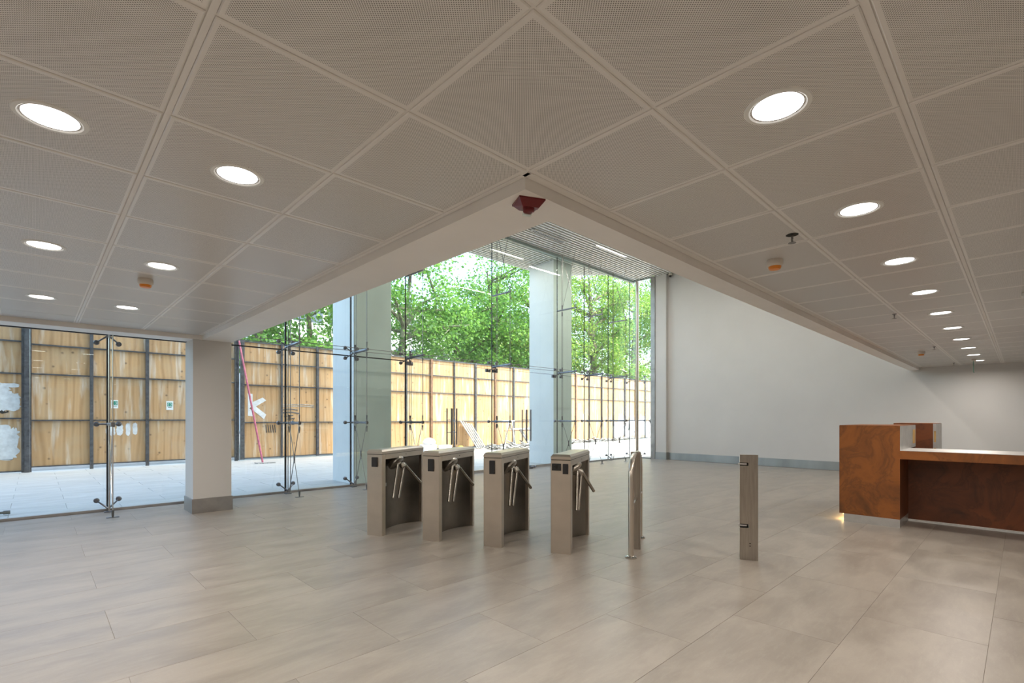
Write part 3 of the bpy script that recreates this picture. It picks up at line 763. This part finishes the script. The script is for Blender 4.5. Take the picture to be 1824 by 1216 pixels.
L3(MB().box(9.9, 9.905, .965, 1.45, 0, 1.262), 'front_panel', 'rustd')
L3(MB().box(9.905, 10.6, 1.445, 1.45, 0, 1.262), 'side_panel', 'rust')
L3(MB().box(9.9, 10.6, .93, 1.45, 1.262, 1.268), 'top_panel', 'rust')
L3(MB().box(9.9, 9.915, .925, .965, 0, 1.262).box(9.915, 10.6, .925, .94, 0, 1.262), 'end_panel', 'plinth')
for za in (.72, .98): L3(MB().box(9.896, 9.90, .932, .955, za, za + .17), 'cubby', 'tan')

# ---------------------------------------------------------------- plywood hoarding outside
YH = 17.5
cols_wood = {}
def sheet(parent, xa, xb, za, zb, y=YH):
    key = (round(xb - xa, 3), round(zb - za, 3))
    if key not in cols_wood:
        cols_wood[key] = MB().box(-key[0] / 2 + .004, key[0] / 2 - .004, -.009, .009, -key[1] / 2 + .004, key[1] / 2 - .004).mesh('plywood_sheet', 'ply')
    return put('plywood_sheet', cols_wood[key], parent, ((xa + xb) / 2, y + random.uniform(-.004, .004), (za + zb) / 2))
def paint(parent, polys, y=YH, nm='paint_patch', mat='wpaint'):
    for poly in polys:
        y -= .0008
        n = len(poly); v = [(x, y - .0135, z) for x, z in poly] + [(x, y - .0105, z) for x, z in poly]
        MB().add(v, [tuple(range(n)), tuple(range(2 * n - 1, n - 1, -1))] + [(i, (i + 1) % n, n + (i + 1) % n, n + i) for i in range(n)]).build(nm, mat, parent)
def blob(cx, cz, rx, rz, seed, n=64, jag=.13):
    rr = random.Random(seed)
    return [(cx + rx * (1 + rr.uniform(-jag, jag)) * math.copysign(abs(math.cos(a)) ** .55, math.cos(a)), cz + rz * (1 + rr.uniform(-jag, jag)) * math.copysign(abs(math.sin(a)) ** .55, math.sin(a))) for a in [2 * math.pi * k / n for k in range(n)]]
def hoarding(name, lb, xs, zs, thick, y=YH, gap=0, bar=.035):
    f = thing(name, lb, 'fence', (0, 0, 0))
    for xa, xb in zip(xs[:-1], xs[1:]):
        for za, zb in zip(zs[:-1], zs[1:]): sheet(f, xa, xb, za, zb, y)
    for i, x in enumerate(xs):
        w_, mt = thick(i)
        bx('post', mt, x - w_ / 2, x + w_ / 2, y - .07, y - .012, max(0, zs[0] - gap) - .02, zs[-1] + .04, f)
    for z in zs[1:-1]: bx('rail', 'dsteel', xs[0], xs[-1], y - .055, y - .012, z - bar / 2, z + bar / 2, f)
    bx('rail', 'dsteel', xs[0], xs[-1], y - .055, y - .012, zs[-1] - .02, zs[-1] + .02, f)
    bx('rail', 'dsteel', xs[0], xs[-1], y - .055, y - .012, zs[0], zs[0] + .03, f)
    return f
f1 = hoarding('plywood_fence', 'plywood fence panel at the far left edge with white paint patches', [-6.2, -5.0, -3.8, -2.58, -1.36, -.215], [0.0, 1.336, 2.458, 3.268, 3.85], lambda i: (.06, 'dsteel'))
paint(f1, [blob(-.62, .72, .34, .42, 3), blob(-.75, 1.86, .32, .34, 5), blob(-.42, 1.75, .16, .22, 9), blob(-.45, 2.16, .17, .05, 12)])
paint(f1, [[(-.62, 1.58), (-.52, 1.50), (-.48, 1.53), (-.46, 1.49), (-.58, 1.45), (-.66, 1.50)]], nm='spray_mark', mat='dark')
f2 = hoarding('plywood_gate', 'raised plywood double gate behind the low glazing', [-.075, 1.10, 2.32, 3.50, 4.62], [.09, 1.286, 2.47, 3.22, 3.85], lambda i: ((.03, .075, .08, .07, .09)[i], 'dsteel'), gap=.1)
bx('hinge_post', 'dsteel', -.19, -.092, YH - .16, YH + .02, -.02, 3.95, f2)
paint(f2, [blob(1.50, .98, .10, .12, 21), blob(1.70, 1.02, .07, .15, 22), blob(1.88, 1.03, .05, .17, 23), blob(2.04, 1.04, .055, .16, 24)])
f3 = hoarding('plywood_fence', 'long plywood fence behind the outdoor columns', [4.80 + 1.2185 * k for k in range(0, 23)], [.03, 1.2, 2.42, 3.16, 3.82],
              lambda i: ((.12, 'dsteel') if i == 0 else (.10, 'bsteel') if i in (6, 9, 14) else (.09, 'dsteel') if i % 2 == 0 else (.05, 'dsteel')))
# white painted letter K
K = [(4.97, 2.13), (5.10, 2.12), (5.10, 1.80), (5.38, 2.05), (5.52, 1.99), (5.22, 1.74), (5.52, 1.42), (5.42, 1.34), (5.10, 1.66), (5.10, 1.42), (4.97, 1.42)]
paint(f3, [[(4.97, 2.15), (5.115, 2.13), (5.115, 1.40), (4.975, 1.42)], [(5.10, 1.86), (5.42, 2.02), (5.53, 1.93), (5.12, 1.66)], [(5.12, 1.80), (5.53, 1.46), (5.46, 1.31), (5.10, 1.62)]], nm='painted_letter_k')
def stroke(pts, r_, par, mat='dsteel', y=YH): MB().tube([(x, y - .014, z) for x, z in pts], r_, 5).build('spray_mark', mat, par)
stroke([(6.05, 1.62), (6.3, 1.66), (6.55, 1.62)], .018, f3); stroke([(6.0, 1.52), (6.35, 1.55), (6.6, 1.50)], .022, f3)
stroke([(6.1, 1.40), (6.4, 1.44)], .018, f3); stroke([(6.2, 1.30), (6.45, 1.34), (6.35, 1.2)], .02, f3)
for k in range(5): stroke([(5.52 + .07 * k, 1.12), (5.55 + .07 * k, .86)], .012, f3)
stroke([(6.0, 1.80), (6.7, 1.82), (7.12, 1.79)], .014, f3, 'debris'); stroke([(6.0, 1.74), (6.7, 1.76), (7.12, 1.73)], .014, f3, 'debris')
rr = random.Random(5)
for k in range(17, 22):
    x0 = 4.8 + 1.2185 * k
    paint(f3, [blob(x0 + .35, .55, .42, .55, 100 + k), blob(x0 + .85, .85, .35, .62, 140 + k, jag=.3)])
for k in range(9, 16): paint(f3, [blob(5.2 + 1.2185 * k + rr.uniform(0, .6), rr.uniform(1.3, 3), .05, rr.uniform(.2, .5), 160 + k)])
# thin gap between gate and fence
bx('stile', 'dsteel', 4.655, 4.70, YH - .1, YH, 0, 3.9, f2)
# small signs on the fence
def sign(x, z, w_, h_, lb, ring=True):
    t = thing('assembly_sign', lb, 'sign', (x, YH - .011, z))
    MB().box(-w_ / 2, w_ / 2, -.006, 0, -h_ / 2, h_ / 2).build('plate', 'signw', t)
    if ring:
        MB().box(-.06, .06, -.008, -.006, -.03, .085).build('green_field', 'green', t)
        m_ = MB()
        for a in range(0, 360, 45):
            if a % 90 == 45 or a in (0, 180): 
                x1, z1 = .040 * math.cos(R(a)), .028 + .042 * math.sin(R(a))
                m_.box(x1 - .009, x1 + .009, -.0095, -.008, z1 - .009, z1 + .009)
        m_.lathe([(.020, .008), (.020, .0095)], 12, Matrix.Translation((0, 0, .028)) @ Matrix.Rotation(R(90), 4, 'X')) if False else None
        m_.build('arrows', 'signw', t)
        MB().box(-.045, .045, -.007, -.006, -.065, -.052).build('text_line', 'dsteel', t)
    else: MB().box(-.04, .04, -.0075, -.006, .05, .08).build('mark', 'dsteel', t)
sign(2.86, 1.715, .17, .26, 'green and white assembly point sign on the gate, right one')
sign(1.59, 1.73, .15, .23, 'green and white assembly point sign on the gate, left one by the mast')
sign(22.2, 1.98, .26, .32, 'small white notice on the fence right of the second outdoor column', False)
# leaning pole
t = thing('leaning_pole', 'faded red pole leaning against the fence post', 'pole', (4.95, 15.95, 0))
MB().tube([(0, 0, -.02), (-.27, 1.42, 3.80)], .028, 10).build('shaft', 'pinkpole', t, smooth=True)
MB().box(-.20, .30, -.18, .12, -.02, .01).build('foot_board', 'debris', t)
MB().tube([(-.118, .62, 1.62), (-.17, .62, 1.66)], .03, 8).build('clamp', 'bsteel', t)

# ---------------------------------------------------------------- site debris by the fence
def board(name, lb, p, q, w_, h_, mat='debris', group=None):
    p, q = Vector(p), Vector(q); d = q - p; L_ = d.length; m_ = d.to_track_quat('X', 'Z').to_matrix().to_4x4()
    o = MB().box(0, L_, -w_ / 2, w_ / 2, -h_ / 2, h_ / 2).build(name, mat)
    o.location = p; o.rotation_euler = m_.to_euler()
    return tag(o, lb, 'board', group)
lean = ['leftmost pale board leaning on the fence', 'second pale board leaning on the fence', 'third pale board leaning on the fence', 'fourth pale board leaning on the fence', 'rightmost pale board leaning on the fence']
for k in range(5): board('leaning_board', lean[k], (14.05 + .13 * k, 16.75 + .02 * k, .02), (13.62 + .15 * k, 17.40, 1.22 - .04 * k), .11, .03, group='boards leaning on the fence')
rr = random.Random(11)
heap = thing('rubble_heap', 'low heap of pale broken boards along the fence foot', 'rubble')
hm = MB()
for k in range(170):
    x = rr.uniform(14.2, 20.6); y = 16.9 - (20.6 - x) * .12 + rr.gauss(0, .30); y = min(y, 17.15); z = abs(rr.gauss(.03, .07))
    T = Matrix.Translation((x, y, z + .02)) @ Matrix.Rotation(rr.uniform(0, 3.14), 4, 'Z') @ Matrix.Rotation(rr.uniform(-.35, .35), 4, 'Y')
    hm.box(-rr.uniform(.12, .45), rr.uniform(.1, .4), -.05, .05, -.012, .012, T)
o = hm.build('broken_boards', 'debris', heap); o['kind'] = 'stuff'
hm = MB()
for k in range(90):
    x = rr.uniform(21, 27); y = 17.1 + rr.gauss(0, .18); z = abs(rr.gauss(.02, .06))
    T = Matrix.Translation((x, y, z + .02)) @ Matrix.Rotation(rr.uniform(0, 3.14), 4, 'Z') @ Matrix.Rotation(rr.uniform(-.35, .35), 4, 'Y')
    hm.box(-rr.uniform(.1, .5), rr.uniform(.1, .4), -.05, .05, -.012, .012, T)
h2 = thing('rubble_heap', 'thin line of debris at the fence foot right of the second outdoor column', 'rubble')
o = hm.build('broken_boards', 'debris', h2); o['kind'] = 'stuff'
# trestle with a bundle of boards
t = thing('trestle_bench', 'improvised bench of pale boards on a slanting prop by the fence', 'bench', (17.0, 16.6, 0))
for k in range(4): MB().box(-1.1 + .07 * k, 1.15 - .05 * k, -.18 + .09 * k, -.10 + .09 * k, .80 + .025 * (k % 2), .84 + .025 * (k % 2)).build('plank', 'debris', t)
MB().box(-1.45, .9, -.02, .02, .74, .765).build('plank', 'bsteel', t)
MB().tube([(-.45, 0, .78), (.25, 0, 0)], .05, 6).tube([(-.25, .1, .78), (.4, .1, 0)], .045, 6).tube([(.9, .05, .8), (.95, .05, 0)], .035, 6).build('prop', 'debris', t)
# scaffold frames at the far right
sc = thing('scaffold_frame', 'white galvanised scaffold frames stacked beyond the glass corner', 'scaffold', (25.2, 14.3, 0))
for k in range(2):
    yo = .5 * k; xo = 1.4 * k
    m_ = MB()
    for x in (0, 1.3): m_.tube([(x + xo, yo, -.02), (x + xo, yo, 2.15)], .03, 8)
    for z in (.15, .75, 1.35, 2.1): m_.tube([(xo, yo, z), (1.3 + xo, yo, z)], .026, 8)
    m_.tube([(xo, yo, .15), (1.3 + xo, yo, 1.35)], .02, 8).tube([(1.3 + xo, yo, .15), (xo, yo, 1.35)], .02, 8)
    m_.build('frame', 'scaf', sc, smooth=True)
# folded barrier seen right of the leaning boards
sb = thing('folding_stand', 'thin white folding stand in front of the fence behind the third turnstile', 'stand', (14.9, 15.9, 0))
for a, b in (((0, 0, 0), (.25, 0, 1.22)), ((.7, 0, 0), (.45, 0, 1.22)), ((.25, .35, 0), (.3, 0, 1.22)), ((.9, .35, 0), (.5, 0, 1.22))): MB().tube([a, b], .014, 6).build('leg', 'scaf', sb)
MB().tube([(-.55, 0, 1.20), (.62, 0, 1.22)], .022, 6).build('crossbar', 'scaf', sb)
# boxes and sacks behind the first turnstiles
for k, (nm, lb, x, y, w_, d_, h_, mat, cat) in enumerate((('plastic_crate', 'white plastic crate outside behind the first turnstile', 11.15, 16.3, .55, .4, .33, 'cloth', 'crate'),
        ('plastic_crate', 'smaller white crate outside between the first turnstiles', 12.05, 16.4, .42, .35, .26, 'cloth', 'crate'),
        ('jerry_can', 'small yellow jerry can beside the white crates outside', 12.45, 15.9, .16, .12, .24, 'yellow', 'can'))):
    t = thing(nm, lb, cat, (x, y, -.02))
    MB().cbox(-w_ / 2, w_ / 2, -d_ / 2, d_ / 2, 0, h_, .02).build('body', mat, t)
    MB().cbox(-w_ / 2 - .01, w_ / 2 + .01, -d_ / 2 - .01, d_ / 2 + .01, h_ * .82, h_ * .9, .005).build('rim', mat, t)
t = tag(MB().lathe([(.02, .0), (.24, .01), (.26, .10), (.18, .2), (.05, .25), (.01, .26)], 14).build('plastic_sack', 'cloth', None, (11.2, 16.3, .31), smooth=True), 'rumpled white sack on top of the larger crate outside', 'sack')
for lb, x, y, rz in (('short steel floor stop rod right of the third turnstile', 9.55, 9.12, R(10)), ('short grey rod on the floor outside at the left edge', -.42, 9.95, 0)):
    t = thing('floor_stop', lb, 'door stop', (x, y, 0 if y < 9.25 else -.02), rz)
    MB().tube([(-.16, 0, .04), (.17, 0, .04)], .018, 10).build('rod', 'fit', t, smooth=True)
    MB().tube([(.10, 0, .04), (.17, 0, .04)], .027, 10).build('cap', 'fit', t, smooth=True)
    MB().box(-.12, .02, -.02, .02, 0, .025).build('foot', 'fit', t)

# ---------------------------------------------------------------- trees beyond the fence
import numpy as np
def leaves(rs, centres, n, size):
    c = np.array(centres)[rs.integers(0, len(centres), n)]
    p = c[:, :3] + rs.normal(0, 1, (n, 3)) * c[:, 3:4] * np.array([1, 1, .75]) * .55
    a = rs.normal(0, 1, (n, 3)); a[:, 2] *= .6; a /= np.linalg.norm(a, axis=1)[:, None]
    b = rs.normal(0, 1, (n, 3)); b -= a * (a * b).sum(1)[:, None]; b /= np.linalg.norm(b, axis=1)[:, None]
    s = size * rs.uniform(.6, 1.25, (n, 1)); nn = np.cross(a, b)
    v = np.stack([p - a * s * .5, p - b * s * .42 + nn * s * .12, p + a * s * .55, p + b * s * .42 + nn * s * .12], 1).reshape(-1, 3)
    return v, np.arange(n * 4).reshape(-1, 4)
def tree(x, y, lean_, h, rad, crown, nleaf, seed, lb, bark='bark', leafm='leaf', rt=.2, z0=3.3):
    rs = np.random.default_rng(seed); rr_ = random.Random(seed)
    t = thing('plane_tree', lb, 'tree', (x, y, -.03), 0, 'trees beyond the fence')
    top = Vector((lean_[0], lean_[1], h))
    pts = [Vector((0, 0, 0)), Vector((lean_[0] * .12, lean_[1] * .1, h * .25)), Vector((lean_[0] * .38, lean_[1] * .4, h * .5)), Vector((lean_[0] * .66, lean_[1] * .7, h * .75)), top]
    MB().tube(pts, [rt * 1.15, rt, rt * .8, rt * .5, rt * .22], 9).build('trunk', bark, t, smooth=True)
    cen = []; bmb = MB()
    for k in range(15):
        f_ = rr_.uniform(.32, .95); i = min(3, int(f_ * 4)); base = pts[i].lerp(pts[i + 1], f_ * 4 - i)
        ang = k * 2.4 + rr_.uniform(-.5, .5); out = crown * rr_.uniform(.5, 1.0)
        e = base + Vector((math.cos(ang) * out, math.sin(ang) * out, rr_.uniform(.2, 1.9)))
        md = base.lerp(e, .5) + Vector((rr_.uniform(-.3, .3), rr_.uniform(-.3, .3), rr_.uniform(.0, .45)))
        bmb.tube([base, md, e], [rt * .42, rt * .28, rt * .09], 6)
        for q in (md, e, base.lerp(e, .75)): cen.append((*q, rr_.uniform(.6, 1.1)))
        for _ in range(3):
            q = base.lerp(e, rr_.uniform(.5, 1)); g_ = q + Vector((rr_.uniform(-1.1, 1.1), rr_.uniform(-1.1, 1.1), rr_.uniform(-.8, .8)))
            bmb.tube([q, g_], [rt * .1, rt * .03], 5); cen.append((*g_, rr_.uniform(.5, .9)))
    for _ in range(44):
        ang = rr_.uniform(0, 6.28); ra = crown * math.sqrt(rr_.random()); zz = rr_.uniform(z0, h + 1.6)
        cen.append((lean_[0] * .6 + ra * math.cos(ang), lean_[1] * .6 + ra * math.sin(ang) * .8, zz, rr_.uniform(.6, 1.0)))
    bmb.build('branches', bark, t, smooth=True)
    v, f = leaves(rs, cen, nleaf, .155)
    v = v[v.reshape(-1, 4, 3)[:, :, 2].min(1).repeat(4) > 2.6] if False else v
    me = bpy.data.meshes.new('foliage'); nf = len(v) // 4
    me.vertices.add(len(v)); me.vertices.foreach_set('co', v.astype('f').ravel())
    me.loops.add(nf * 4); me.loops.foreach_set('vertex_index', np.arange(nf * 4, dtype=np.int32))
    me.polygons.add(nf); me.polygons.foreach_set('loop_start', np.arange(0, nf * 4, 4, dtype=np.int32)); me.polygons.foreach_set('loop_total', np.full(nf, 4, dtype=np.int32))
    me.update(); me.validate(); me.materials.append(M[leafm])
    o = bpy.data.objects.new('foliage', me); C.objects.link(o); o.parent = t; o['kind'] = 'stuff'
TREES = [(6.2, 21.5, (.8, 0), 8.6, 3.0, 9000, 'bark', 'leaf', .16, 'green tree seen through the glass left of the first outdoor column'),
         (9.6, 23.5, (-.5, 0), 9.2, 3.2, 8000, 'bark', 'leaf', .18, 'green tree partly hidden by the first outdoor column'),
         (13.0, 22.0, (1.2, .3), 9.0, 3.4, 9000, 'barkp', 'leaf', .24, 'pale-barked forked tree just right of the first outdoor column'),
         (18.9, 22.4, (-3.4, .2), 9.0, 3.3, 9000, 'bark', 'leaf', .20, 'tree leaning strongly left behind the glass doors'),
         (20.2, 22.0, (-1.0, 0), 10.0, 3.4, 9000, 'bark', 'leaf', .17, 'slim-trunked tree behind the truss between the doors'),
         (22.4, 21.6, (.4, 0), 9.6, 3.2, 9000, 'bark', 'leafy', .30, 'thick dark-trunked tree left of the second outdoor column'),
         (29.6, 21.8, (-.8, 0), 11.5, 3.6, 10000, 'bark', 'leafy', .32, 'dark-trunked yellow-green tree right of the second outdoor column'),
         (35.5, 22.5, (.5, 0), 12.5, 3.8, 9000, 'bark', 'leafy', .24, 'yellow-green tree by the corner mast'),
         (42.0, 22.0, (0, 0), 14.0, 4.0, 8000, 'bark', 'leafy', .24, 'yellow-green tree seen through the glass corner'),
         (27.0, 30.0, (0, 0), 11.5, 4.4, 7000, 'bark', 'leaf', .24, 'farther tree in the gap between the nearer crowns'),
         (50.0, 24.0, (0, 0), 16.0, 4.6, 7000, 'bark', 'leafy', .24, 'farthest tree at the right end of the row')]
for i, (x, y, ln, h, cr_, nl, bk, lf, rt, lb) in enumerate(TREES):
    tree(x, y, ln, h, .2, cr_ * 1.1, int(nl * (1.25 if x < 25 else 2.3)), 30 + i, lb, bk, lf, rt)

# ---------------------------------------------------------------- far buildings
def building(name, lb, x0, x1, y0, y1, h, mat, nx, nz, ww, wh):
    t = thing(name, lb, 'building', ((x0 + x1) / 2, (y0 + y1) / 2, -.03))
    w2, d2 = (x1 - x0) / 2, (y1 - y0) / 2
    MB().box(-w2, w2, -d2, d2, 0, h).build('walls', mat, t)
    MB().box(-w2 - .2, w2 + .2, -d2 - .2, d2 + .2, h, h + .4).build('parapet', mat, t)
    me = MB().box(-ww / 2, ww / 2, -.05, .05, -wh / 2, wh / 2).mesh('window', 'bglass')
    me2 = MB().box(-.05, .05, -ww / 2, ww / 2, -wh / 2, wh / 2).mesh('window', 'bglass')
    for i in range(nx):
        for k in range(nz):
            put('window', me, t, (-w2 + (i + .5) * 2 * w2 / nx, -d2 - .02, (k + .5) * h / nz))
    for i in range(max(2, nx // 2)):
        for k in range(nz): put('window', me2, t, (-w2 - .02, -d2 + (i + .5) * 2 * d2 / max(2, nx // 2), (k + .5) * h / nz))
building('apartment_building', 'white apartment building glimpsed between the trees above the fence', 27, 36, 46, 56, 13, 'bwhite', 5, 4, 1.0, 1.3)
building('office_building', 'blue-grey office block glimpsed left of the second outdoor column', 48, 66, 56, 70, 17, 'bblue', 8, 5, 1.6, 2.0)
building('tower_block', 'pale tower block glimpsed left of the first outdoor column', 15, 23, 46, 56, 22, 'bwhite', 5, 7, 1.1, 1.4)
